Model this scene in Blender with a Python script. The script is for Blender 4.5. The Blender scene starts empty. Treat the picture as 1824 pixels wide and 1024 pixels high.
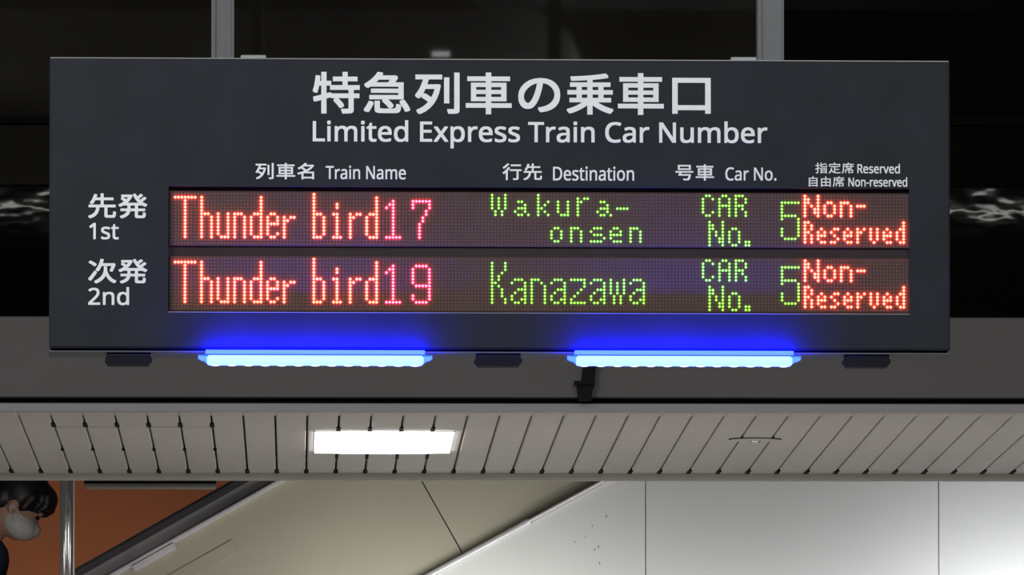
import bpy, bmesh, math, random, os
from mathutils import Vector, Matrix, Euler, noise
random.seed(7)
SC = bpy.context.scene
COL = SC.collection
R = math.radians

# ------------------------------------------------------------------ camera
F = 20000.0                                   # focal length in pixels of the 1824 wide frame (long zoom)
CX, CY = 912.0, 512.0
YAW = math.atan((CX - 527.0) / F)
PITCH = math.atan((1940.0 - CY) / F)
CAM = Vector((0.0, 0.0, 1.5))
cd = bpy.data.cameras.new('camera'); cam = bpy.data.objects.new('camera', cd); COL.objects.link(cam)
cd.sensor_width = 36.0; cd.lens = F / 1824.0 * 36.0; cd.clip_start = 0.5; cd.clip_end = 300
cam.location = CAM; cam.rotation_euler = (math.pi / 2 + PITCH, 0, -YAW)
SC.camera = cam
CR = cam.rotation_euler.to_matrix()

# ------------------------------------------------------------------ world, lights, exposure
w = bpy.data.worlds.new('night'); SC.world = w; w.use_nodes = True
w.node_tree.nodes['Background'].inputs[0].default_value = (0.55, 0.56, 0.60, 1)
w.node_tree.nodes['Background'].inputs[1].default_value = 0.035
SC.view_settings.view_transform = 'Standard'
try: SC.view_settings.look = 'None'
except Exception: pass
SC.view_settings.exposure = 0.0; SC.view_settings.gamma = 1.0
SC.view_settings.use_curve_mapping = False

def area(name, loc, target, sx, sy, power, col=(1, 1, 1), spread=None):
    l = bpy.data.lights.new(name, 'AREA'); l.shape = 'RECTANGLE'; l.size = sx; l.size_y = sy
    l.energy = power; l.color = col
    if spread: l.spread = R(spread)
    o = bpy.data.objects.new(name, l); COL.objects.link(o); o.location = loc
    d = Vector(target) - Vector(loc)
    o.rotation_euler = d.to_track_quat('-Z', 'Y').to_euler()
    return o
# platform lamps under the canopy, between the photographer and the board
area('platform_lamp', (-3.3, 21.0, 5.7), (-1.0, 24.6, 3.4), 2.4, 0.25, 165, (1.0, 0.98, 0.95))
area('platform_lamp', (1.9, 19.5, 5.85), (0.6, 24.6, 3.4), 2.0, 0.25, 150, (0.96, 1.0, 1.0))
area('platform_lamp', (-2.2, 24.4, 5.9), (-1.6, 25.0, 3.0), 1.2, 0.10, 16, (1.0, 0.98, 0.95))
area('platform_lamp', (0, 30.0, 5.9), (0, 30.0, 0), 6.0, 0.25, 70, (1.0, 0.96, 0.92))
area('platform_lamp', (0, 15.0, 5.92), (0, 15.0, 0), 8.4, 0.14, 130, (1.0, 0.98, 0.92))
# unseen uplights added below the picture to brighten the passage walls and soffit
area('added_uplight', (2.90, 40.95, 3.10), (2.92, 41.5, 3.40), 1.0, 0.06, 9.0, (0.90, 0.95, 1.0))
area('added_uplight', (0.50, 40.86, 3.06), (0.45, 41.5, 3.32), 1.1, 0.06, 6.4, (0.97, 1.0, 0.97))
area('added_uplight', (1.75, 40.98, 3.08), (1.75, 41.5, 3.36), 1.2, 0.06, 2.8, (0.94, 0.97, 1.0))
area('added_uplight', (-1.1, 39.9, 2.75), (-0.9, 42.0, 3.4), 0.6, 0.06, 5, (1.0, 0.95, 0.9))  # added for more light on person, pole and left cladding
area('added_uplight', (-0.9, 43.4, 2.7), (-0.75, 44.8, 3.5), 1.2, 0.1, 5, (1.0, 0.9, 0.8))  # added to brighten the orange wall
area('added_uplight', (1.3, 36.4, 1.3), (1.3, 36.4, 5), 4.2, 2.2, 16, (1.0, 0.95, 0.87))  # broad fill added under the soffit to light its slats evenly
# the soffit's other ceiling lamps, left and right of the picture
area('soffit_lamp', (-2.05, 37.0, 3.625), (-2.05, 37.0, 0), 0.44, 1.1, 24)
area('soffit_lamp', (-4.2, 37.0, 3.625), (-4.2, 37.0, 0), 0.44, 1.1, 24)
area('platform_lamp', (0.571, 27.0, 5.59), (0.571, 35.6, 4.8), 0.07, 0.02, 0.03)
area('soffit_lamp', (2.5, 37.0, 3.625), (2.5, 37.0, 0), 0.44, 1.1, 24)

def P(px, py, Y):
    d = CR @ Vector(((px - CX) / F, -(py - CY) / F, -1.0))
    return CAM + d * (Y / d.y)

# ------------------------------------------------------------------ materials
MATS = {}
def mat(name, col, rough=0.6, metal=0.0, var=0.0, scale=20.0, bump=0.0, bscale=60.0, spec=0.5, stretch=None, bdist=0.002, bdetail=3):
    m = bpy.data.materials.new(name); m.use_nodes = True
    nt = m.node_tree; b = nt.nodes['Principled BSDF']
    b.inputs['Base Color'].default_value = (*col, 1); b.inputs['Roughness'].default_value = rough
    b.inputs['Metallic'].default_value = metal
    b.inputs['Specular IOR Level'].default_value = spec
    if var or bump:
        tc = nt.nodes.new('ShaderNodeTexCoord'); mp = nt.nodes.new('ShaderNodeMapping')
        nt.links.new(tc.outputs['Object'], mp.inputs[0])
        if stretch: mp.inputs['Scale'].default_value = stretch
    if var:
        n = nt.nodes.new('ShaderNodeTexNoise'); n.inputs['Scale'].default_value = scale; n.inputs['Detail'].default_value = 4
        nt.links.new(mp.outputs[0], n.inputs['Vector'])
        r = nt.nodes.new('ShaderNodeValToRGB')
        r.color_ramp.elements[0].position = 0.3; r.color_ramp.elements[1].position = 0.7
        r.color_ramp.elements[0].color = (*[c * (1 - var) for c in col], 1)
        r.color_ramp.elements[1].color = (*[min(1, c * (1 + var)) for c in col], 1)
        nt.links.new(n.outputs['Fac'], r.inputs[0]); nt.links.new(r.outputs[0], b.inputs['Base Color'])
    if bump:
        n = nt.nodes.new('ShaderNodeTexNoise'); n.inputs['Scale'].default_value = bscale; n.inputs['Detail'].default_value = bdetail
        nt.links.new(mp.outputs[0], n.inputs['Vector'])
        bp = nt.nodes.new('ShaderNodeBump'); bp.inputs['Strength'].default_value = bump; bp.inputs['Distance'].default_value = bdist
        nt.links.new(n.outputs['Fac'], bp.inputs['Height']); nt.links.new(bp.outputs[0], b.inputs['Normal'])
    MATS[name] = m
    return m
def emit(name, col, strength=1.0):
    m = bpy.data.materials.new(name); m.use_nodes = True
    nt = m.node_tree; b = nt.nodes['Principled BSDF']
    b.inputs['Base Color'].default_value = (0.2, 0.2, 0.2, 1); b.inputs['Roughness'].default_value = 0.4
    b.inputs['Emission Color'].default_value = (*col, 1); b.inputs['Emission Strength'].default_value = strength
    MATS[name] = m
    return m

mat('face', (0.024, 0.027, 0.033), 0.6, 0, 0.10, 9, 0.02, 400, spec=0.08)
mat('housing', (0.050, 0.052, 0.056), 0.4, 0.2, 0.1, 12)
mat('alu', (0.30, 0.305, 0.31), 0.35, 0.3, 0.08, 30)
mat('post', (0.085, 0.090, 0.096), 0.45, 0.1, 0.06, 15)
mat('white_print', (0.80, 0.82, 0.81), 0.5, 0, 0.03, 40)
mat('recess', (0.040, 0.030, 0.036), 0.7, 0, 0.1, 15, spec=0.1)
mat('board', (0.085, 0.052, 0.047), 0.8, 0, 0.06, 25, spec=0.1)
mat('led_off', (0.135, 0.098, 0.092), 0.6, spec=0.15)
mat('black_plastic', (0.007, 0.007, 0.009), 0.5, 0, 0.15, 30, spec=0.12)
mat('slat', (0.70, 0.66, 0.61), 0.5, 0, 0.035, 3.0, stretch=(6, 1, 1))
mat('soffit_back', (0.16, 0.15, 0.13), 0.8, 0, 0.2, 5)
mat('clip', (0.012, 0.011, 0.011), 0.8, 0, 0.2, 40, spec=0.1)
mat('fascia', (0.185, 0.170, 0.168), 0.55, 0, 0.04, 1.5)
mat('trim', (0.50, 0.495, 0.51), 0.45, 0, 0.04, 4)
mat('groove', (0.02, 0.02, 0.022), 0.7, 0, 0.1, 5)
mat('glass_sheen', (0.026, 0.0235, 0.018), 0.02, 0, 0.35, 1.2, spec=0.4)  # brown base colour stands in for a faint reflection on these panes
mat('glass', (0.004, 0.004, 0.004), 0.015, 0, 0.2, 1.0, spec=0.2)
mat('wavy_glass', (0.004, 0.004, 0.004), 0.02, 0, 0.2, 1.0, 1.0, 7.0, spec=0.22, stretch=(1.0, 1.0, 1.6), bdist=0.00018, bdetail=2)
mat('mullion', (0.006, 0.006, 0.006), 0.7, 0, 0.1, 5, spec=0.05)
mat('white_wall', (0.64, 0.62, 0.595), 0.4, 0, 0.02, 2.5)
mat('beige', (0.38, 0.345, 0.265), 0.5, 0, 0.05, 2.0)
mat('orange', (0.62, 0.20, 0.075), 0.6, 0, 0.06, 2.0)
mat('rubber', (0.03, 0.026, 0.03), 0.5, 0, 0.1, 20)
mat('deck', (0.25, 0.24, 0.23), 0.35, 0.3, 0.05, 20)
mat('steel', (0.78, 0.75, 0.72), 0.06, 0.8, 0.03, 30)
mat('rail_white', (0.72, 0.70, 0.70), 0.3, 0.3, 0.04, 20)
mat('seam', (0.15, 0.13, 0.10), 0.7, 0, 0.1, 20)
mat('stain', (0.30, 0.28, 0.26), 0.7, 0, 0.2, 50)
mat('floor_mat', (0.42, 0.41, 0.39), 0.5, 0, 0.1, 0.8)
mat('canopy', (0.16, 0.15, 0.12), 0.7, 0, 0.1, 0.6)
mat('skin', (0.50, 0.29, 0.215), 0.5, 0, 0.05, 15)
mat('hair', (0.012, 0.010, 0.010), 0.45, 0, 0.4, 60, 0.4, 90)
mat('mask_cloth', (0.74, 0.73, 0.68), 0.8, 0, 0.04, 40, 0.2, 120)
mat('jacket', (0.028, 0.038, 0.075), 0.85, 0, 0.2, 25, 0.3, 80)
mat('trousers', (0.03, 0.03, 0.035), 0.85, 0, 0.2, 25)
mat('shoe', (0.02, 0.018, 0.016), 0.4, 0, 0.2, 25)
mat('step_metal', (0.18, 0.18, 0.18), 0.4, 0.6, 0.1, 30)
emit('red_core', (42.0, 1.9, 0.95)); emit('red_ring', (24.0, 0.26, 0.07))
emit('pink_core', (34.0, 1.15, 1.4)); emit('pink_ring', (20.0, 0.02, 0.42))
emit('green_core', (1.0, 4.0, 0.16)); emit('green_ring', (0.28, 2.0, 0.0))
emit('blue_tube', (0.5, 1.0, 45.0)); emit('blue_chip', (2.5, 4.0, 60.0)); emit('blue_strip', (0.03, 0.30, 170.0))
emit('ceiling_lamp', (1.0, 1.0, 0.98), 14.0)

# ------------------------------------------------------------------ mesh helpers
def BM(): return bmesh.new()
def box(bm, x0, x1, y0, y1, z0, z1, bev=0.0, seg=2, mi=0):
    vs = [bm.verts.new((x, y, z)) for x in (x0, x1) for y in (y0, y1) for z in (z0, z1)]
    q = [(0, 1, 3, 2), (4, 6, 7, 5), (0, 4, 5, 1), (2, 3, 7, 6), (0, 2, 6, 4), (1, 5, 7, 3)]
    fs = [bm.faces.new([vs[i] for i in f]) for f in q]
    for f in fs: f.material_index = mi
    if bev:
        es = list({e for f in fs for e in f.edges})
        bmesh.ops.bevel(bm, geom=es, offset=bev, segments=seg, affect='EDGES', profile=0.5)
    return vs
def prism(bm, pts, y0, y1, mi=0):                # polygon in x,z pushed from y0 to y1
    a = [bm.verts.new((x, y0, z)) for x, z in pts]; b = [bm.verts.new((x, y1, z)) for x, z in pts]
    n = len(pts)
    fs = [bm.faces.new(a), bm.faces.new(b[::-1])]
    for i in range(n): fs.append(bm.faces.new((a[i], b[i], b[(i + 1) % n], a[(i + 1) % n])))
    for f in fs: f.material_index = mi
def tube(bm, pts, r, seg=14, mi=0):
    rings = []
    for i, p in enumerate(pts):
        p = Vector(p)
        d = (Vector(pts[min(i + 1, len(pts) - 1)]) - Vector(pts[max(i - 1, 0)])).normalized()
        u = d.cross(Vector((0, 1, 0)) if abs(d.y) < 0.9 else Vector((1, 0, 0))).normalized(); v = d.cross(u)
        rr = r[i] if isinstance(r, (list, tuple)) else r
        rings.append([bm.verts.new(p + (u * math.cos(t) + v * math.sin(t)) * rr) for t in [2 * math.pi * k / seg for k in range(seg)]])
    for a, b in zip(rings, rings[1:]):
        for k in range(seg):
            f = bm.faces.new((a[k], a[(k + 1) % seg], b[(k + 1) % seg], b[k])); f.smooth = True; f.material_index = mi
    for rg in (rings[0][::-1], rings[-1]):             # caps with their own corners keep the sides' shading true
        bm.faces.new([bm.verts.new(v.co) for v in rg]).material_index = mi
def lathe(bm, prof, c, seg=24, axis='z'):        # prof: (radius, height)
    rings = []
    for r, h in prof:
        rings.append([bm.verts.new((c[0] + r * math.cos(t), c[1] + r * math.sin(t), c[2] + h)) for t in [2 * math.pi * k / seg for k in range(seg)]])
    for a, b in zip(rings, rings[1:]):
        for k in range(seg):
            f = bm.faces.new((a[k], a[(k + 1) % seg], b[(k + 1) % seg], b[k])); f.smooth = True
    for rg in (rings[0][::-1], rings[-1]): bm.faces.new([bm.verts.new(v.co) for v in rg])
def ball(bm, c, r, rot=None, seg=16, mi=0):
    M = Matrix.Translation(c) @ (rot.to_matrix().to_4x4() if rot else Matrix()) @ Matrix.Diagonal((r[0], r[1], r[2], 1))
    res = bmesh.ops.create_uvsphere(bm, u_segments=seg, v_segments=max(8, seg * 2 // 3), radius=1, matrix=M)
    for v in res['verts']:
        for f in v.link_faces: f.smooth = True; f.material_index = mi
def obj(name, bm, mats, parent=None, recalc=True):
    if recalc: bmesh.ops.recalc_face_normals(bm, faces=bm.faces)
    me = bpy.data.meshes.new(name); bm.to_mesh(me); bm.free()
    for m in (mats if isinstance(mats, (list, tuple)) else [mats]): me.materials.append(MATS[m])
    o = bpy.data.objects.new(name, me); COL.objects.link(o)
    if parent: o.parent = parent
    return o
def empty(name, loc, rz=0):
    o = bpy.data.objects.new(name, None); COL.objects.link(o); o.location = loc; o.rotation_euler = (0, 0, rz)
    o.empty_display_size = 0.1
    return o
def tag(o, label, cat, group=None):
    o['label'] = label; o['category'] = cat
    if group: o['group'] = group
    return o
def struct(o, label=None, cat=None):
    o['kind'] = 'structure'
    if label: o['label'] = label
    if cat: o['category'] = cat
    return o

# ================================================================== SETTING
YF = 35.4                                            # front of the soffit
ZS = P(527, 735, YF).z                               # underside of the slats
def Ys(py): return YF * (1940 - 735) / (1940 - py)   # distance of a soffit point seen at that row
YB = Ys(843)
XL, XR = P(-260, 700, YF).x, P(2080, 700, YF).x

bm = BM(); box(bm, -14, 14, -6, 60, -0.2, 0); struct(obj('floor', bm, 'floor_mat'), 'grey station floor far below the hanging board', 'floor')
# platform canopy: a roof whose far edge runs askew, as the dark glass mirrors it
bm = BM()
pts = [(-14, -6), (3.0, -6), (1.2, 22), (0.35, 27.2), (-0.2, 30.5), (-14, 30.5)]
lo = [bm.verts.new((x, y, 6.0)) for x, y in pts]; hi = [bm.verts.new((x, y, 6.15)) for x, y in pts]
bm.faces.new(lo[::-1]); bm.faces.new(hi)
for i in range(len(pts)): bm.faces.new((lo[i], lo[(i + 1) % 6], hi[(i + 1) % 6], hi[i]))
box(bm, -14, 14, 24.6, 25.6, 6.0, 6.3)
struct(obj('ceiling', bm, 'canopy'), 'dull brown platform canopy above the board', 'ceiling')

# dark glass wall above the fascia
YG = YF + 0.25
wall = empty('wall_upper', (0, YG, P(900, 565, YG).z)); struct(wall, 'dark glass wall above the grey fascia', 'wall')
def gl(py): return P(900, py, YG).z
O = Vector((0, YG, P(900, 565, YG).z))
def pane(name, px0, px1, py0, py1, m, dy=0.0):
    bm = BM(); x0, x1 = P(px0, 300, YG).x, P(px1, 300, YG).x
    box(bm, x0, x1, dy, dy + 0.02, gl(py1) - O.z, gl(py0) - O.z)
    return obj(name, bm, m, wall)
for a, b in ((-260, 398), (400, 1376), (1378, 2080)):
    pane('pane', a, b, -420, 208, 'glass_sheen' if a < 900 else 'glass')  # left and middle panes carry the painted reflection
    pane('pane', a, b, 224, 330, 'glass_sheen' if a < 900 else 'glass', 0.004)
    pane('pane', a, b, 332, 461, 'wavy_glass', 0.002)
    pane('pane', a, b, 464, 566, 'glass', 0.0)
pane('rail', -260, 2080, 209, 222.5, 'mullion', -0.03)
pane('rail', -260, 2080, 461.5, 463.5, 'mullion', 0.01)
pane('backing', -260, 2080, -420, 566, 'mullion', 0.05)

# fascia, groove and lower strip
zt, zg1, zg0 = P(900, 565, YF).z, P(900, 709, YF).z, P(900, 719.5, YF).z
bm = BM(); box(bm, XL, XR, YF - 0.02, YF + 0.22, zg1, zt, 0.004); struct(obj('wall_fascia', bm, 'fascia'), 'plain grey fascia panel behind the board', 'wall')
bm = BM(); box(bm, XL, XR, YF + 0.06, YF + 0.22, zg0 - 0.004, zg1 + 0.004); struct(obj('trim_1', bm, 'groove'), 'black shadow groove along the fascia', 'trim')
bm = BM(); box(bm, XL, XR, YF - 0.03, YF + 0.20, ZS + 0.002, zg0, 0.003); struct(obj('trim_2', bm, 'trim'), 'pale grey strip at the front of the slatted soffit', 'trim')

# slatted soffit
sof = empty('ceiling_soffit', (0, YF, ZS)); struct(sof, 'slatted pale metal soffit with dark joints', 'ceiling')
gx0, gx1 = P(31, 738, Ys(738)).x, P(1804, 741, Ys(741)).x
pitch = (gx1 - gx0) / 31.0
def SX(px, py): return P(px, py, Ys(py)).x
hx0, hx1 = SX(97, 761), SX(383, 761)                 # access hatch
lx0, lx1 = SX(560, 785), SX(806, 785); ly0, ly1 = Ys(768), Ys(804)   # ceiling lamp
GAP = 0.006
cache = {}
def slat(x, y0, y1):
    k = round(y1 - y0, 4)
    if k not in cache:
        bm = BM(); wd = pitch - GAP
        vs = box(bm, 0, wd, 0, y1 - y0, 0, 0.022)
        bmesh.ops.recalc_face_normals(bm, faces=bm.faces)
        be = [e for e in bm.edges if abs(e.verts[0].co.z) < 1e-6 and abs(e.verts[1].co.z) < 1e-6]
        bmesh.ops.bevel(bm, geom=be, offset=0.003, segments=1, affect='EDGES')
        me = bpy.data.meshes.new('slat'); bm.to_mesh(me); bm.free(); me.materials.append(MATS['slat']); cache[k] = me
    o = bpy.data.objects.new('slat', cache[k]); COL.objects.link(o); o.parent = sof
    o.location = (x + GAP / 2, y0 - YF, random.uniform(-0.0006, 0.0006))
cb = BM()
def clip(x, y, w=0.016, l=0.16): box(cb, x - w / 2, x + w / 2, y - YF - l, y - YF, -0.0015, 0.03)
for k in range(-6, 37):
    x = gx0 + k * pitch; xc = x + pitch / 2
    cuts = []
    if hx0 < xc < hx1: cuts = [(Ys(760.3), Ys(762.0))]
    if x > lx0 and x + pitch < lx1: cuts = [(ly0 + 0.01, ly1 - 0.01)]
    y = YF
    for a, b in cuts: slat(x, y, a); y = b
    slat(x, y, YB)
    clip(x, YB - 0.004, 0.016, 0.2)
    if hx0 - 0.02 < x < hx1 + 0.02: clip(x, Ys(760.5), 0.015, 0.2); clip(x, Ys(803), 0.011, 0.1)
    if lx0 < x < lx1: clip(x, ly0 - 0.02, 0.014, 0.2); clip(x, ly1 + 0.42, 0.010, 0.25)
o = obj('joint_clips', cb, 'clip', sof); o['kind'] = 'stuff'
bm = BM(); box(bm, XL, XR, 0.0, YB - YF + 0.04, 0.06, 0.10); obj('backing', bm, 'soffit_back', sof)

# strip at the far edge of the soffit
bm = BM(); zt0 = P(527, 855, YB + 0.02).z
box(bm, XL, XR, YB + 0.012, YB + 0.05, zt0 + 0.006, ZS + 0.06, 0.002)
box(bm, XL, XR, YB + 0.03, YB + 0.07, zt0, zt0 + 0.03, 0.002)
struct(obj('trim_3', bm, 'slat'), 'pale grey strip at the back edge of the slatted soffit', 'trim')

# ---- passage behind the soffit
YW = 41.4                                            # white side wall
wr = empty('wall_right', (0, YW, 0)); struct(wr, 'white panelled side wall under a sloping rail', 'wall')
def W(px, py, Y=YW): p = P(px, py, Y); return (p.x, p.z)
dx, dz = (Vector(W(1075, 856)) - Vector(W(765, 1024))); SL = dz / dx
def line(px, py, x, Y): a = W(px, py, Y); return a[1] + (x - a[0]) * SL     # z on the slope through that pixel
G = 0.0018
xa, xb, xc_, xd = W(400, 1024)[0], W(1150, 940)[0], W(1672, 940)[0], W(2100, 940)[0]
ztop = ZS + 0.3
xt = W(1075, 856)[0] + (ztop - W(1075, 856)[1]) / SL
for pts in ([(xa, 0), (xb - G, 0), (xb - G, line(1075, 856, xb - G, YW)), (xa, line(1075, 856, xa, YW))],
            [(xb + G, 0), (xc_ - G, 0), (xc_ - G, ztop), (xt, ztop), (xb + G, line(1075, 856, xb + G, YW))],
            [(xc_ + G, 0), (xd, 0), (xd, ztop), (xc_ + G, ztop)]):
    bm = BM(); prism(bm, pts, 0, 0.010); obj('panel', bm, 'white_wall', wr)
bm = BM(); prism(bm, [(xa, 0), (xd, 0), (xd, ztop), (xt, ztop), (xa, line(1075, 862, xa, YW))], 0.012, 0.018); obj('backing', bm, 'trim', wr)
bm = BM()
for px, py, r in ((1080, 920, 3.2), (1055, 937, 2.2), (1043, 956, 2.6), (1024, 965, 2.4), (1066, 974, 3.4), (1059, 979, 3.0), (1068, 1003, 3.2)):
    x, z = W(px, py); r *= 0.0011
    prism(bm, [(x + r * .8 * math.cos(t) , z + r * 1.6 * math.sin(t)) for t in [k * math.pi / 4 + px for k in range(8)]], -0.0012, 0.001)
o = obj('stain_marks', bm, 'stain', wr); o['kind'] = 'stuff'
# sloping rail on the wall's edge
rail = empty('sloping_rail', (W(765, 1024)[0], YW - 0.02, W(765, 1024)[1]))
tag(rail, 'pale metal rail sloping along the edge of the white wall', 'rail')
ro = rail.location
def RP(px, py, dy=0.0): x, z = W(px, py); return (x - ro.x, dy, z - ro.z)
a, b = Vector(RP(1075, 857)), Vector(RP(765, 1025)); d = (b - a).normalized(); n = Vector((-d.z, 0, d.x))
if n.z < 0: n = -n
def bar(bm, a, b, t0, t1, y0, y1):
    vs = []
    for p in (a, b):
        for t in (t0, t1):
            for y in (y0, y1): vs.append(bm.verts.new(p + n * t + Vector((0, y, 0))))
    for f in ((0, 1, 3, 2), (4, 6, 7, 5), (0, 4, 5, 1), (2, 3, 7, 6), (0, 2, 6, 4), (1, 5, 7, 3)): bm.faces.new([vs[i] for i in f])
bm = BM(); bar(bm, a - d * 0.5, b + d * 1.2, -0.010, 0.004, 0.012, 0.04); obj('edge_bar', bm, 'rail_white', rail)
bm = BM(); tube(bm, [a - d * 0.5 + n * 0.002, a + d * 0.32 + n * 0.002], 0.006); obj('upper_pipe', bm, 'rail_white', rail)
bm = BM(); tube(bm, [a + d * 0.33 + Vector((0, 0.016, 0)), b + d * 1.2 + Vector((0, 0.016, 0))], 0.0125); obj('lower_pipe', bm, 'rail_white', rail)
bm = BM(); tube(bm, [a + d * 0.31 + Vector((0, 0.014, 0)), a + d * 0.345 + Vector((0, 0.014, 0))], 0.0135); obj('pipe_joint', bm, 'rail_white', rail)

# escalator
YE = 41.424
esc = empty('escalator', (P(400, 940, YE).x, YE, 0)); tag(esc, 'escalator with beige side cladding and dark rubber handrail', 'escalator')
E0 = esc.location
def EP(px, py, Y=YE): p = P(px, py, Y); return Vector((p.x - E0.x, Y - YE, p.z))
sl = Vector((-SL, 0, 0)); u = (EP(500, 857) - EP(205, 1023)).normalized(); n = Vector((-u.z, 0, u.x))
def band(name, px, py, t0, t1, y0, y1, m, s0=-2.6, s1=1.2, bev=0):
    o_ = EP(px, py); bm = BM()
    vs = []
    for s in (s0, s1):
        for t in (t0, t1):
            for y in (y0, y1): vs.append(bm.verts.new(o_ + u * s + n * t + Vector((0, y, 0))))
    for f in ((0, 1, 3, 2), (4, 6, 7, 5), (0, 4, 5, 1), (2, 3, 7, 6), (0, 2, 6, 4), (1, 5, 7, 3)): bm.faces.new([vs[i] for i in f])
    if bev: bmesh.ops.bevel(bm, geom=list(bm.edges), offset=bev, segments=2, affect='EDGES')
    return obj(name, bm, m, esc)
# cladding plates: split at the seam from (752,858) to (826,986), square to the slope
s_seam = (EP(752, 858) - EP(500, 857)).dot(u)
band('cladding_panel', 500, 857, -0.75, -0.006, 0.0, 0.02, 'beige', -2.6, s_seam - 0.0022)
band('cladding_panel', 500, 857, -0.75, -0.006, 0.0, 0.02, 'beige', s_seam + 0.0022, 1.6)
band('cladding_backing', 500, 857, -0.75, -0.01, 0.024, 0.04, 'seam', -2.6, 1.6)
band('cover_plate', 425, 982, -0.001, 0.05, -0.004, 0.0, 'beige', -1.2, 0.0)
band('edge_trim', 500, 857, -0.008, 0.010, -0.03, 0.05, 'rail_white', bev=0.004)
band('trim_joint', 283, 988, -0.012, 0.014, -0.034, 0.05, 'rail_white', -0.11, 0.07, 0.004)
band('balustrade', 500, 857, 0.012, 0.060, 0.0, 0.06, 'deck')
hh = (EP(430, 858) - EP(500, 857)).dot(n)
band('handrail', 500, 857, hh - 0.012, hh + 0.022, -0.01, 0.075, 'rubber', bev=0.009)
# steps behind the balustrade
zp = EP(500, 857)
for k in range(-7, 4):
    x = (EP(-30, 1000).x) + 0.4 * k; z = 2.10 + 0.4 * SL * k
    bm = BM(); box(bm, x - 0.2, x + 0.2, 0.12, 1.12, z - 0.06, z, 0.006); box(bm, x - 0.2, x - 0.17, 0.12, 1.12, z - 0.23, z - 0.06)
    obj('step', bm, 'step_metal', esc)
# far side balustrade
band('skirt', 500, 857, -1.4, -0.75, 0.06, 0.10, 'deck', -2.6, 1.6)

# rear orange wall
bm = BM(); box(bm, P(-300, 900, 44.6).x, P(900, 900, 44.6).x, 44.6, 44.8, 0, 5.0); struct(obj('wall_rear', bm, 'orange'), 'orange wall behind the escalator', 'wall')

# chrome pole
p0 = P(120, 900, 40.2)
pole = empty('steel_pole', (p0.x, 40.2, 0)); tag(pole, 'polished steel pole standing in front of the orange wall', 'pole')
bm = BM(); lathe(bm, [(0.0265, 0.01), (0.0265, ZS + 0.1)], (0, 0, 0), 32); obj('shaft', bm, 'steel', pole)
bm = BM(); lathe(bm, [(0.06, 0.0), (0.06, 0.012), (0.03, 0.03)], (0, 0, 0), 32); obj('base_flange', bm, 'steel', pole)

# dark box under the soffit edge
q0, q1 = P(152, 853, YB + 0.1), P(383, 868.5, YB + 0.1)
ub = empty('shutter_box', ((q0.x + q1.x) / 2, YB + 0.1, q1.z)); tag(ub, 'long dark grey box fixed under the back edge of the soffit', 'box')
hw = (q1.x - q0.x) / 2; hz = q0.z - q1.z
bm = BM(); box(bm, -hw, hw, 0, 0.12, 0, hz + 0.02, 0.003); obj('case', bm, 'deck', ub)
bm = BM(); box(bm, -hw - 0.004, hw + 0.004, -0.004, 0.12, hz * 0.45, hz + 0.022, 0.002); obj('lid', bm, 'black_plastic', ub)

# ceiling lamp in the soffit
cl = empty('ceiling_lamp', ((lx0 + lx1) / 2, (ly0 + ly1) / 2, ZS)); tag(cl, 'bright white rectangular lamp set into the slatted soffit', 'lamp')
hw, hl = (lx1 - lx0) / 2, (ly1 - ly0) / 2
bm = BM()
box(bm, -hw - 0.002, hw + 0.002, -hl, hl, -0.002, 0.03, 0.001); obj('frame', bm, 'trim', cl)
bm = BM(); N = 12
top = []
for i in range(N + 1):
    x = -hw + 0.002 + (2 * hw - 0.004) * i / N
    s = 0.006 + 0.003 * (1 - (2 * i / N - 1) ** 2)
    top.append((x, -s))
prism(bm, top + [(hw - 0.002, -0.001), (-hw + 0.002, -0.001)], -hl + 0.006, hl - 0.006)
obj('diffuser', bm, 'ceiling_lamp', cl)

# round plate in the soffit
dpos = P(1345, 782, Ys(781)); det = empty('round_ceiling_plate', (dpos.x, Ys(781), ZS)); tag(det, 'flat round cover plate on the slatted soffit', 'cover plate')
bm = BM(); lathe(bm, [(0.080, 0.002), (0.083, -0.003), (0.078, -0.006), (0.02, -0.008)], (0, 0, 0), 40); obj('plate', bm, 'slat', det)
bm = BM(); lathe(bm, [(0.087, 0.001), (0.087, -0.002), (0.082, -0.002)], (0, 0, 0), 40); obj('shadow_ring', bm, 'clip', det)  # black ring painted in for the shadow gap around the plate
bm = BM(); lathe(bm, [(0.020, -0.008), (0.018, -0.012), (0.008, -0.014)], (0, 0, 0), 24); obj('centre_cap', bm, 'steel', det)

# black clamp in front of the fascia
yk = YF - 0.05
k0 = P(1042, 712, yk); kb = empty('clamp_bracket', (k0.x, yk, k0.z)); tag(kb, 'small black clamp bracket with side knob on the grey fascia', 'bracket')
def K(px, py): p = P(px, py, yk); return (p.x - k0.x, p.z - k0.z)
bm = BM(); prism(bm, [K(1030, 714), K(1053, 714), K(1055, 690), K(1028, 690)], -0.03, 0.04); obj('base_block', bm, 'black_plastic', kb)
bm = BM(); prism(bm, [K(1034, 690), K(1058, 690), K(1063, 640), K(1040, 640)], -0.02, 0.035); obj('arm', bm, 'black_plastic', kb)
bm = BM(); prism(bm, [K(1022, 687), K(1060, 686), K(1060, 680), K(1022, 679)], -0.03, 0.0); obj('knob', bm, 'black_plastic', kb)
bm = BM(); prism(bm, [K(1038, 642), K(1066, 642), K(1066, 618), K(1038, 618)], -0.035, 0.05); obj('head', bm, 'black_plastic', kb)

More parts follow.
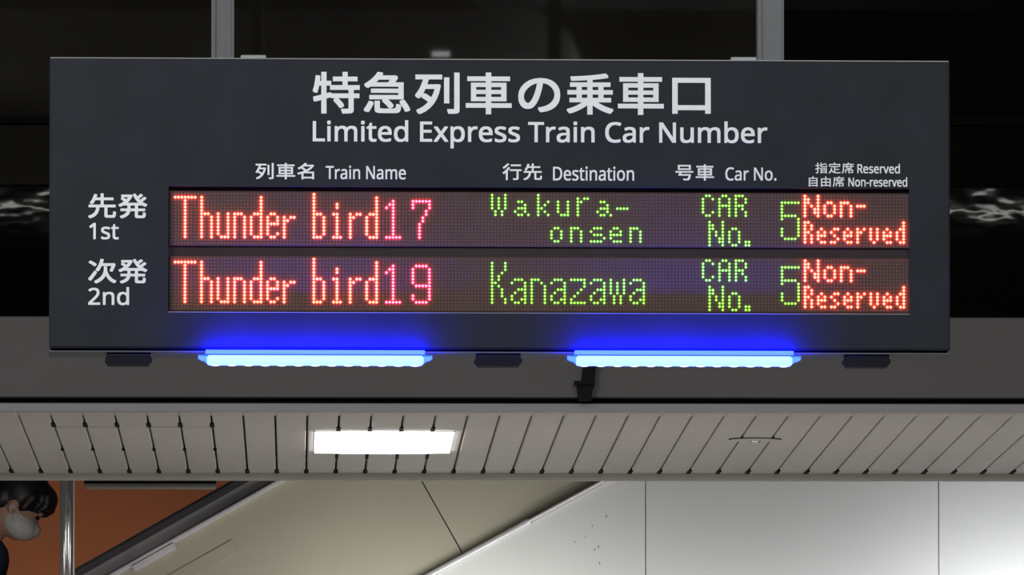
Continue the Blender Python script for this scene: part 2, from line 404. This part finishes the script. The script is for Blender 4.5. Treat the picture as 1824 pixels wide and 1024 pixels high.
# ================================================================== DEPARTURE BOARD
SY = 25.0
s0 = P(890, 365, SY)
sign = empty('departure_board', s0, R(1.5))
tag(sign, 'dark grey hanging departure board with red and green LED text', 'departure board')
SM = Matrix.Translation(s0) @ Matrix.Rotation(R(1.5), 4, 'Z'); SMI = SM.inverted()
def L(px, py):                                       # pixel to x,z on the board's front
    d = CR @ Vector(((px - CX) / F, -(py - CY) / F, -1.0))
    nrm = SM.to_3x3() @ Vector((0, 1, 0)); t = (s0 - CAM).dot(nrm) / d.dot(nrm)
    q = SMI @ (CAM + d * t)
    return q.x, q.z
S = (L(1500, 365)[0] - L(300, 365)[0]) / 1200.0      # metres per pixel on the board
x0, x1 = L(88, 365)[0], L(1692, 365)[0]
zt, zb = L(890, 107)[1], L(890, 621.5)[1]
wx0, wx1 = L(300, 450)[0], L(1620, 450)[0]; wz1, wz0 = L(960, 334)[1], L(960, 556.5)[1]
DEP = 0.20
# front frame: a plate with the window cut out
bm = BM()
def ring(bm, o, i, y0, y1):
    oo = [(o[0], o[2]), (o[1], o[2]), (o[1], o[3]), (o[0], o[3])]; ii = [(i[0], i[2]), (i[1], i[2]), (i[1], i[3]), (i[0], i[3])]
    vs = [[bm.verts.new((x, y, z)) for x, z in c] for y in (y0, y1) for c in (oo, ii)]
    A, B, C, D = vs
    for k in range(4):
        j = (k + 1) % 4
        bm.faces.new((A[k], A[j], B[j], B[k])); bm.faces.new((C[k], D[k], D[j], C[j]))
        bm.faces.new((A[k], C[k], C[j], A[j])); bm.faces.new((B[k], B[j], D[j], D[k]))
ring(bm, (x0, x1, zb, zt), (wx0, wx1, wz0, wz1), 0.0, 0.022)
bmesh.ops.recalc_face_normals(bm, faces=bm.faces)
es = [e for e in bm.edges if all(abs(v.co.y) < 1e-6 for v in e.verts) and
      (all(abs(v.co.x - x0) < 1e-6 for v in e.verts) or all(abs(v.co.x - x1) < 1e-6 for v in e.verts) or all(abs(v.co.z - zt) < 1e-6 for v in e.verts) or all(abs(v.co.z - zb) < 1e-6 for v in e.verts))]
bmesh.ops.bevel(bm, geom=es, offset=0.003, segments=3, affect='EDGES')
obj('front_panel', bm, 'face', sign)
# body behind
bm = BM(); box(bm, x0 + 0.003, x1 - 0.003, 0.026, DEP, zb - 0.004, zt - 0.003, 0.003); obj('housing', bm, 'housing', sign)
bm = BM(); box(bm, x0 + 0.001, x1 - 0.001, 0.004, DEP, zt, zt + 0.003, 0.001); obj('top_trim', bm, 'alu', sign)
bm = BM(); box(bm, x0 + 0.0005, x1 + 0.0005, 0.012, DEP, zb - 0.009, zb - 0.005, 0.001); obj('bottom_trim', bm, 'post', sign)
# window inner: back plate, divider, sill line
bm = BM(); box(bm, wx0, wx1, 0.0195, 0.024, wz0, wz1); obj('window_back', bm, 'recess', sign)
bm = BM(); box(bm, wx0, wx1, -0.0006, 0.004, wz0 - 0.0022, wz0 - 0.0004, 0.0003); obj('window_sill', bm, 'alu', sign)
# LED boards
PIT = 5.875 * S
cx0, _ = L(312.3, 350)
z_r0 = [L(890, 346.6)[1], L(890, 462.0)[1]]
YBRD = 0.013
def hemi(bm, x, z, r, y, dep, seg=8, mi=0, rings=2):
    prev = [bm.verts.new((x + r * math.cos(t), y, z + r * math.sin(t))) for t in [2 * math.pi * k / seg for k in range(seg)]]
    for i in range(1, rings):
        a = math.pi / 2 * i / rings
        cur = [bm.verts.new((x + r * math.cos(a) * math.cos(t), y - dep * math.sin(a), z + r * math.cos(a) * math.sin(t))) for t in [2 * math.pi * k / seg for k in range(seg)]]
        for k in range(seg):
            f = bm.faces.new((prev[k], prev[(k + 1) % seg], cur[(k + 1) % seg], cur[k])); f.smooth = True; f.material_index = mi
        prev = cur
    tip = bm.verts.new((x, y - dep, z))
    for k in range(seg):
        f = bm.faces.new((prev[k], prev[(k + 1) % seg], tip)); f.smooth = True; f.material_index = mi
def V(c, r0, r1): return [(c, r) for r in range(r0, r1 + 1)]
def H(r, c0, c1): return [(c, r) for c in range(c0, c1 + 1)]
def a_big(o): return H(6, 103 + o, 105 + o) + [(102 + o, 7)] + V(106 + o, 7, 13) + H(9, 104 + o, 105 + o) + [(103 + o, 10), (102 + o, 11), (102 + o, 12), (105 + o, 12)] + H(13, 103 + o, 104 + o)
def a_small(o): return H(2, 104 + o, 105 + o) + [(106 + o, 3)] + H(4, 104 + o, 106 + o) + [(103 + o, 5), (106 + o, 5), (104 + o, 6), (105 + o, 6), (107 + o, 6)]
def e_tiny(o): return V(o, 11, 13) + [(o + 1, 10), (o + 2, 11)] + H(12, o, o + 2) + H(14, o + 1, o + 2)
thunder = (H(1, 0, 6) + V(3, 2, 13) + V(8, 1, 13) + H(6, 9, 10) + V(11, 7, 13) + V(13, 6, 12) + H(13, 14, 15) + V(16, 6, 13)
    + V(18, 6, 13) + H(6, 19, 20) + V(21, 7, 13) + V(23, 7, 12) + H(6, 24, 25) + V(26, 1, 13) + H(13, 24, 25)
    + V(28, 7, 12) + H(6, 29, 30) + V(31, 7, 9) + H(9, 29, 30) + H(13, 29, 30) + [(31, 12)]
    + V(33, 7, 13) + [(34, 8)] + H(7, 35, 36))
bird = (V(42, 0, 13) + H(6, 43, 44) + V(45, 7, 12) + H(13, 43, 44) + V(49, 3, 4) + H(6, 48, 48) + V(49, 6, 13) + [(48, 13), (50, 13)]
    + V(53, 6, 13) + [(54, 7)] + H(6, 55, 56) + V(58, 7, 12) + H(6, 59, 60) + V(61, 1, 13) + H(13, 59, 60))
one = V(66, 2, 13) + [(65, 3), (64, 4), (64, 13), (65, 13), (67, 13), (68, 13)]
seven = V(72, 2, 4) + H(2, 73, 76) + V(77, 2, 4) + V(76, 5, 6) + V(75, 7, 8) + V(74, 9, 13)
nine = V(72, 3, 7) + H(2, 73, 76) + V(77, 3, 12) + H(8, 73, 76) + V(72, 11, 12) + H(13, 73, 76)
wakura = (V(96, 0, 4) + V(98, 1, 4) + V(100, 0, 4) + V(97, 5, 6) + V(99, 5, 6) + a_small(0)
    + V(110, 0, 6) + [(113, 2), (112, 3), (111, 4), (112, 5), (113, 6)] + V(116, 2, 5) + V(119, 2, 6) + H(6, 117, 118)
    + V(122, 1, 6) + [(123, 2), (124, 1), (125, 1)] + a_small(25) + H(4, 134, 137))
onsen = (V(114, 11, 13) + H(10, 115, 116) + H(14, 115, 116) + V(117, 11, 13) + V(120, 10, 14) + H(10, 121, 122) + V(123, 11, 14)
    + [(126, 11), (130, 13)] + H(10, 127, 129) + H(12, 127, 129) + H(14, 126, 129)
    + V(132, 11, 13) + H(10, 133, 134) + [(135, 11)] + H(12, 133, 135) + H(14, 133, 135) + V(138, 10, 14) + H(10, 139, 140) + V(141, 11, 14))
kanazawa = (V(96, 1, 13) + V(100, 1, 3) + [(99, 4), (98, 5), (98, 6), (97, 7), (98, 8)] + V(99, 9, 11) + V(100, 12, 13) + a_big(0)
    + V(108, 6, 13) + H(6, 109, 110) + [(111, 7)] + V(112, 8, 13) + a_big(12)
    + H(6, 120, 124) + V(124, 7, 8) + [(123, 9), (122, 10), (121, 11), (120, 12)] + H(13, 120, 124) + a_big(24)
    + V(132, 6, 10) + V(134, 7, 10) + V(136, 6, 10) + V(133, 11, 13) + V(135, 11, 13) + a_big(36))
car = (H(0, 161, 162) + V(160, 1, 5) + [(163, 1), (163, 5)] + H(6, 161, 162) + V(165, 1, 6) + H(0, 166, 167) + V(168, 1, 6) + H(3, 166, 167)
    + V(170, 0, 6) + H(0, 171, 172) + V(173, 1, 2) + H(3, 171, 172) + [(172, 4)] + V(173, 5, 6)
    + V(162, 8, 15) + V(163, 9, 10) + V(164, 11, 12) + V(165, 13, 14) + V(166, 8, 15) + V(168, 11, 14) + H(10, 169, 170) + V(171, 11, 14) + H(15, 169, 170)
    + H(14, 173, 174) + H(15, 173, 174))
five = V(184, 2, 7) + H(2, 185, 189) + H(6, 185, 188) + V(189, 7, 12) + V(184, 10, 12) + H(13, 185, 188)
non = (V(191, 0, 6) + V(192, 1, 2) + [(193, 3)] + V(194, 4, 5) + V(195, 0, 6) + V(197, 3, 5) + H(2, 198, 199) + V(200, 3, 5) + H(6, 198, 199)
    + V(202, 2, 6) + H(2, 203, 204) + V(205, 3, 6) + H(3, 207, 209))
reserved = (V(191, 8, 14) + [(192, 8), (192, 11)] + V(193, 9, 10) + V(193, 12, 14) + e_tiny(195) + H(10, 200, 201) + [(199, 11), (200, 12), (201, 13)] + H(14, 199, 200)
    + e_tiny(203) + V(207, 10, 14) + [(208, 11), (209, 10)] + V(211, 10, 13) + V(213, 10, 13) + [(212, 14)] + e_tiny(215)
    + V(219, 11, 13) + [(220, 10), (220, 14)] + V(221, 8, 14))
rows = [[('train_name_leds', thunder + bird, 'red'), ('train_number_leds', one + seven, 'pink'), ('destination_leds', wakura + onsen, 'green'), ('car_number_leds', car + five, 'green'), ('seat_type_leds', non + reserved, 'red')],
        [('train_name_leds', thunder + bird, 'red'), ('train_number_leds', one + nine, 'pink'), ('destination_leds', kanazawa, 'green'), ('car_number_leds', car + five, 'green'), ('seat_type_leds', non + reserved, 'red')]]
DIM = {'red': (1.75, 2.85), 'pink': (1.7, 2.75), 'green': (1.45, 2.35)}
for li in range(2):
    z0 = z_r0[li]
    bm = BM(); box(bm, cx0 - 1.75 * PIT, cx0 + 222.8 * PIT, YBRD, 0.019, z0 - 15.75 * PIT, z0 + 0.85 * PIT, 0.0005, 1)
    brd = obj('led_board', bm, 'board', sign)
    lit = set()
    for nm, dots, colr in rows[li]:
        bm = BM(); cr, rr = DIM[colr]
        for c, r in set(dots):
            lit.add((c, r)); x, z = cx0 + c * PIT, z0 - r * PIT
            hemi(bm, x, z, rr * S, YBRD, 0.0012, 10, 1, 2)
            hemi(bm, x, z, cr * S, YBRD - 0.0006, 0.0042, 10, 0, 3)
        o = obj(nm, bm, [colr + '_core', colr + '_ring'], brd); o['kind'] = 'stuff'
        o['label'] = {'red': 'glowing orange red', 'pink': 'glowing crimson', 'green': 'glowing yellow green'}[colr] + ' LED dots'
    bm = BM()
    for c in range(-1, 223):
        for r in range(16):
            if (c, r) not in lit: hemi(bm, cx0 + c * PIT, z0 - r * PIT, 1.75 * S, YBRD, 0.0013, 6, 0, 2)
    o = obj('unlit_leds', bm, 'led_off', brd); o['kind'] = 'stuff'

# lettering
LAT = None
try: LAT = bpy.data.fonts.load(os.path.join(bpy.utils.system_resource('DATAFILES'), 'fonts', 'NotoSansHebrew-Regular.woff2'))
except Exception: LAT = None
def lettering(body, bx, latin, bold):
    cu = bpy.data.curves.new('lettering', 'FONT'); cu.body = body; cu.extrude = 0.0; cu.resolution_u = 6
    if latin and LAT: cu.font = LAT
    elif not latin: cu.space_character = 1.06
    ob = bpy.data.objects.new('lettering', cu); COL.objects.link(ob)
    dg = bpy.context.evaluated_depsgraph_get(); me = bpy.data.meshes.new_from_object(ob.evaluated_get(dg))
    bpy.data.objects.remove(ob)
    X = [v.co.x for v in me.vertices]; Z = [v.co.y for v in me.vertices]
    ax, bx_ = min(X), max(X); az, bz = min(Z), max(Z)
    px0, py0, px1, py1 = bx
    lx, lz = L(px0, (py0 + py1) / 2); rx, _ = L(px1, (py0 + py1) / 2)
    zt_ = L((px0 + px1) / 2, py0)[1]; zb_ = L((px0 + px1) / 2, py1)[1]
    lx += bold; rx -= bold; zt_ -= bold; zb_ += bold
    sx, sz = (rx - lx) / (bx_ - ax), (zt_ - zb_) / (bz - az)
    base = BM(); base.from_mesh(me)
    for v in base.verts: v.co = Vector((lx + (v.co.x - ax) * sx, 0, zb_ + (v.co.y - az) * sz))
    ext = bmesh.ops.extrude_face_region(base, geom=list(base.faces))
    for e in ext['geom']:
        if isinstance(e, bmesh.types.BMVert): e.co.y -= 0.0009
    out = BM(); tmp = bpy.data.meshes.new('t'); base.to_mesh(tmp); base.free()
    for k in range(9 if bold else 1):
        ox, oz = (0, 0) if k == 0 else [(1, 0), (1, 1), (0, 1), (-1, 1), (-1, 0), (-1, -1), (0, -1), (1, -1)][k - 1]
        if k: ox, oz = ox * bold, oz * bold
        n0 = len(out.verts); out.from_mesh(tmp); out.verts.ensure_lookup_table()
        for v in out.verts[n0:]: v.co.x += ox; v.co.z += oz; v.co.y -= 0.00001 * k
    bpy.data.meshes.remove(tmp); bpy.data.meshes.remove(me)
    # one part for each word: cut where the gap is wider than the gaps between letters
    iv = sorted((min(v.co.x for v in f.verts), max(v.co.x for v in f.verts)) for f in out.faces)
    cuts, end = [], iv[0][1]
    for p_, q_ in iv:
        if p_ - end > 8 * S: cuts.append((p_ + end) / 2)
        end = max(end, q_)
    edges = [-9] + cuts + [9]
    for e0, e1 in zip(edges, edges[1:]):
        wd = out.copy()
        bmesh.ops.delete(wd, geom=[v for v in wd.verts if not e0 < v.co.x < e1], context='VERTS')
        o = obj('lettering', wd, 'white_print', sign, recalc=False); o['label'] = 'white printed lettering'
    out.free()
B1 = 1.0 * S
for body, bx, lat, bold in (
    ('特急列車の乗車口', (557, 129, 1266, 204), 0, 1.55 * S), ('Limited Express Train Car Number', (557, 215, 1367, 265), 1, 0.75 * S),
    ('列車名', (455, 290, 559.5, 319.5), 0, 0.5 * S), ('Train Name', (580, 295, 723, 319.5), 1, 0.4 * S),
    ('行先', (895, 291, 965.5, 321), 0, 0.5 * S), ('Destination', (985, 296.5, 1129.5, 322), 1, 0.4 * S),
    ('号車', (1203, 292.5, 1272, 321.5), 0, 0.5 * S), ('Car No.', (1292, 298, 1383, 322), 1, 0.4 * S),
    ('指定席', (1452, 289.5, 1521, 309), 0, 0.25 * S), ('Reserved', (1527, 291.5, 1603, 309), 1, 0.35 * S),
    ('自由席', (1440.5, 314, 1504, 332.5), 0, 0.25 * S), ('Non-reserved', (1511, 315.5, 1616, 332.5), 1, 0.35 * S),
    ('先発', (157, 344.5, 262.5, 389), 0, 0.85 * S), ('1st', (159, 397, 211.5, 426.5), 1, 0.6 * S),
    ('次発', (157, 461, 262.5, 505), 0, 0.85 * S), ('2nd', (157, 511, 230, 543.5), 1, 0.6 * S)):
    lettering(body, bx, lat, bold)

# hanging posts and top brackets
def topz(px): return zt + 0.003
for pa, pb, lip in ((378, 418, 0), (1353.5, 1400, 1)):
    a, b = L(pa, 60)[0], L(pb, 60)[0]
    zc = (6.0 - s0.z)
    bm = BM(); box(bm, a, b, 0.07, 0.13, topz(pa), zc, 0.004)
    p = obj('hanging_post', bm, 'post', sign)
    bm = BM(); box(bm, a - 0.0005, a + 0.009, 0.066, 0.07, topz(pa), zc, 0.001); obj('edge_lip', bm, 'post', p)
    bm = BM(); box(bm, b - 0.005, b + 0.0005, 0.066, 0.07, topz(pa), zc, 0.001); obj('edge_lip', bm, 'post', p)
    bm = BM(); box(bm, a - 0.05, b + 0.05, 0.04, 0.16, zc - 0.008, zc); obj('ceiling_flange', bm, 'post', p)
for pa, pb in ((429, 475.5), (1303, 1351)):
    a, b = L(pa, 100)[0], L(pb, 100)[0]
    bm = BM(); box(bm, a, b, 0.03, 0.08, zt + 0.002, zt + 0.0125, 0.004, 3); obj('top_bracket', bm, 'alu', sign)
# latches under the board
for c in (229.5, 889, 1546):
    def T(dx, py): return (L(c + dx, 640)[0], L(c, py + (c - 229.5) * 0.0024)[1])
    bm = BM()
    prism(bm, [T(-36, 649.5), T(36, 649.5), T(38, 646), T(42, 642), T(42, 636.5), T(39, 634), T(-39, 634), T(-42, 636.5), T(-42, 642), T(-38, 646)], 0.02, 0.075)
    prism(bm, [T(-39, 634.5), T(39, 634.5), T(39, 626), T(-39, 626)], 0.024, 0.07)
    la = obj('latch', bm, 'black_plastic', sign)
    bm = BM(); prism(bm, [T(-37, 631.5), T(37, 631.5), T(37, 629.2), T(-37, 629.2)], 0.0225, 0.03); obj('latch_plate', bm, 'housing', la)

# blue lamps under the board
def blue_lamp(pa, pb, dy, label):
    xa, za = L(pa, 640); xb, _ = L(pb, 640)
    mid = (xa + xb) / 2
    base = SM @ Vector((mid, 0.0, L((pa + pb) / 2, 640 + dy)[1]))
    t = empty('blue_led_lamp', base, R(1.5)); tag(t, label, 'lamp', 'blue LED lamps under the departure board')
    hl = (xb - xa) / 2
    def z(py): return (640 - py) * S
    yf = -0.030
    bm = BM(); box(bm, -hl + 0.016, hl - 0.016, yf, yf + 0.028, z(633), z(624.8), 0.0015); obj('lens_strip', bm, 'blue_strip', t)
    bm = BM(); box(bm, -hl, hl, yf - 0.001, yf + 0.032, z(633.8), z(632.6)); obj('channel', bm, 'housing', t)
    bm = BM(); box(bm, -hl + 0.019, hl - 0.019, yf + 0.001, yf + 0.032, z(651.5), z(634), 0.006, 3); obj('diffuser', bm, 'blue_tube', t)
    n_ = 13
    bm = BM()
    for k in range(n_):
        x = -hl + 0.038 + (2 * hl - 0.076) * k / (n_ - 1)
        ball(bm, (x, yf + 0.014, z(650.5)), (0.012, 0.008, 0.0035), seg=10)
    o = obj('led_chips', bm, 'blue_chip', t); o['kind'] = 'stuff'
    for s in (-1, 1):
        bm = BM(); e = s * hl; f = s * (hl - 0.019)
        prism(bm, [(e, z(634)), (f, z(634)), (f, z(648)), (s * (hl - 0.012), z(644)), (s * (hl - 0.006), z(643)), (e, z(640))], yf + 0.004, yf + 0.028)
        obj('end_cap', bm, 'blue_strip', t)
blue_lamp(353, 769, 0, 'blue glowing LED lamp under the board, below the train names')
blue_lamp(1010, 1425, 1.2, 'blue glowing LED lamp under the board, below the car numbers')

# ================================================================== PERSON on the escalator
YP = YE + 0.62
h = P(33, 897, YP)                                  # centre of the head
step_z = 2.10
per = empty('person', (h.x - 0.16, YP, step_z)); tag(per, 'person in dark blue jacket and white mask looking down on the escalator', 'person')
hc = Vector((0.16, 0, h.z - step_z))                # head centre in local space
HT = Euler((0, R(38), 0))                           # head bowed towards +x
def HL(x, y, z): return hc + HT.to_matrix() @ Vector((x, y, z))
def remesh(o, vox, smooth=3):
    m = o.modifiers.new('r', 'REMESH'); m.mode = 'VOXEL'; m.voxel_size = vox; m.use_smooth_shade = True
    if smooth: k = o.modifiers.new('s', 'SMOOTH'); k.iterations = smooth; k.factor = 0.5
    dg = bpy.context.evaluated_depsgraph_get(); me = bpy.data.meshes.new_from_object(o.evaluated_get(dg))
    o.modifiers.clear(); old = o.data; o.data = me; bpy.data.meshes.remove(old)
    for p_ in me.polygons: p_.use_smooth = True
def limb(bm, pts, rs):
    tube(bm, pts, rs, 12)
    for p_, r in zip(pts, rs): ball(bm, Vector(p_), (r, r, r), seg=12)
zsh = hc.z - 0.20; zhip = zsh - 0.50
sh = [Vector((-0.02, s * 0.19, zsh)) for s in (-1, 1)]
el = [Vector((0.05, s * 0.24, zsh - 0.27)) for s in (-1, 1)]
wr_ = [Vector((0.27, s * 0.10, zsh - 0.20)) for s in (-1, 1)]
hip = [Vector((-0.03, s * 0.09, zhip)) for s in (-1, 1)]
kn = [Vector((0.02, s * 0.10, zhip * 0.53)) for s in (-1, 1)]
an = [Vector((-0.04, s * 0.10, 0.09)) for s in (-1, 1)]
def torso(bm, g):
    limb(bm, [(-0.03, 0, zhip), (-0.03, 0, zhip + 0.22), (-0.04, 0, zsh - 0.10)], [0.12 + g, 0.115 + g, 0.125 + g])
    for s in (-1, 1):
        limb(bm, [(-0.03, s * 0.05, zhip + 0.02), (-0.04, s * 0.07, zsh - 0.10), (-0.03, s * 0.11, zsh - 0.01)], [0.11 + g, 0.105 + g, 0.07 + g])
bm = BM()
ball(bm, HL(0, 0, 0.02), (0.098, 0.078, 0.105), HT, 24)           # skull
ball(bm, HL(0.03, 0, -0.045), (0.068, 0.060, 0.080), HT, 20)      # face
ball(bm, HL(0.058, 0, -0.095), (0.032, 0.036, 0.026), HT, 14)     # chin
limb(bm, [HL(0.088, 0, 0.0), HL(0.108, 0, -0.038)], [0.009, 0.014])   # nose
ball(bm, HL(0.092, 0, 0.022), (0.014, 0.05, 0.010), HT, 12)       # brow
ball(bm, HL(0.094, 0, -0.072), (0.010, 0.024, 0.008), HT, 12)     # lips
for s in (-1, 1):
    ball(bm, HL(-0.008, s * 0.078, -0.018), (0.020, 0.009, 0.032), HT, 12)   # ears
limb(bm, [HL(-0.03, 0, -0.05), (0.01, 0, zsh + 0.03), (-0.03, 0, zsh - 0.06)], [0.058, 0.060, 0.075])
torso(bm, 0)
for i in (0, 1):
    limb(bm, [sh[i], el[i], wr_[i]], [0.055, 0.042, 0.028])
    limb(bm, [hip[i], kn[i], an[i]], [0.085, 0.058, 0.042])
    limb(bm, [an[i] + Vector((0, 0, -0.04)), an[i] + Vector((0.16, 0, -0.06))], [0.042, 0.028])
    s = -1 if i == 0 else 1
    d_ = Vector((0.9, -0.25 * s, 0.25)).normalized(); pc = wr_[i] + d_ * 0.055
    ball(bm, pc, (0.048, 0.018, 0.042), None, 12)
    for f_ in range(4):
        b0 = pc + d_ * 0.035 + Vector((0, 0, 0.030 - 0.020 * f_)); b1 = b0 + d_ * (0.036, 0.042, 0.040, 0.032)[f_]
        limb(bm, [b0, b1, b1 + Vector((0.010, -0.022 * s, -0.004))], [0.009, 0.0085, 0.0075])
    limb(bm, [pc + Vector((-0.01, 0, 0.035)), pc + Vector((0.02, -0.015 * s, 0.058)), pc + Vector((0.045, -0.022 * s, 0.055))], [0.011, 0.010, 0.009])
body = obj('body', bm, 'skin', per); remesh(body, 0.007, 4)
for s in (-1, 1):
    bm = BM(); ball(bm, HL(0.090, s * 0.032, 0.0), (0.008, 0.013, 0.007), HT, 10); obj('eye', bm, 'black_plastic', body)
# hair
bm = BM()
ball(bm, HL(-0.012, 0, 0.045), (0.112, 0.094, 0.098), HT, 24)
ball(bm, HL(0.055, 0, 0.070), (0.066, 0.082, 0.056), HT, 18)
ball(bm, HL(-0.060, 0, -0.005), (0.060, 0.080, 0.080), HT, 18)
for k in range(9):
    t = -0.065 + 0.13 * k / 8
    limb(bm, [HL(0.075, t, 0.085), HL(0.110 - abs(t) * 0.3, t, 0.055), HL(0.112 - abs(t) * 0.5, t * 1.05, 0.015 + 0.012 * (k % 3))], [0.022, 0.018, 0.007])
for s in (-1, 1):
    limb(bm, [HL(0.03, s * 0.072, 0.05), HL(0.028, s * 0.080, 0.0), HL(0.022, s * 0.080, -0.02)], [0.026, 0.016, 0.006])
hair = obj('hair', bm, 'hair', per); remesh(hair, 0.0055, 7)
# mask
bm = BM()
ball(bm, HL(0.048, 0, -0.058), (0.078, 0.076, 0.056), HT, 24)
ball(bm, HL(0.094, 0, -0.045), (0.040, 0.036, 0.034), HT, 16)
mk = obj('face_mask', bm, 'mask_cloth', per); remesh(mk, 0.005, 3)
for s in (-1, 1):
    bm = BM()
    for z_ in (-0.03, -0.075): tube(bm, [HL(0.05, s * 0.066, z_), HL(0.02, s * 0.080, z_ * 0.8), HL(-0.018, s * 0.088, -0.012 + z_ * 0.2)], 0.0022, 6)
    obj('ear_loop', bm, 'mask_cloth', mk)
# clothes
bm = BM(); torso(bm, 0.022)
for i in (0, 1): limb(bm, [sh[i], el[i], wr_[i] - (wr_[i] - el[i]).normalized() * 0.03], [0.078, 0.062, 0.046])
limb(bm, [(0.0, 0, zsh - 0.06), (0.03, 0, zsh - 0.01)], [0.12, 0.10])
jk = obj('jacket', bm, 'jacket', per); remesh(jk, 0.012, 4)
bm = BM()
for i in (0, 1): limb(bm, [hip[i] + Vector((0, 0, 0.05)), kn[i], an[i]], [0.115, 0.085, 0.068])
tr = obj('trousers', bm, 'trousers', per); remesh(tr, 0.012, 3)
for i in (0, 1):
    bm = BM(); limb(bm, [an[i] + Vector((-0.03, 0, -0.045)), an[i] + Vector((0.08, 0, -0.045)), an[i] + Vector((0.17, 0, -0.055))], [0.044, 0.044, 0.034])
    so = obj('shoe', bm, 'shoe', per); remesh(so, 0.008, 2)
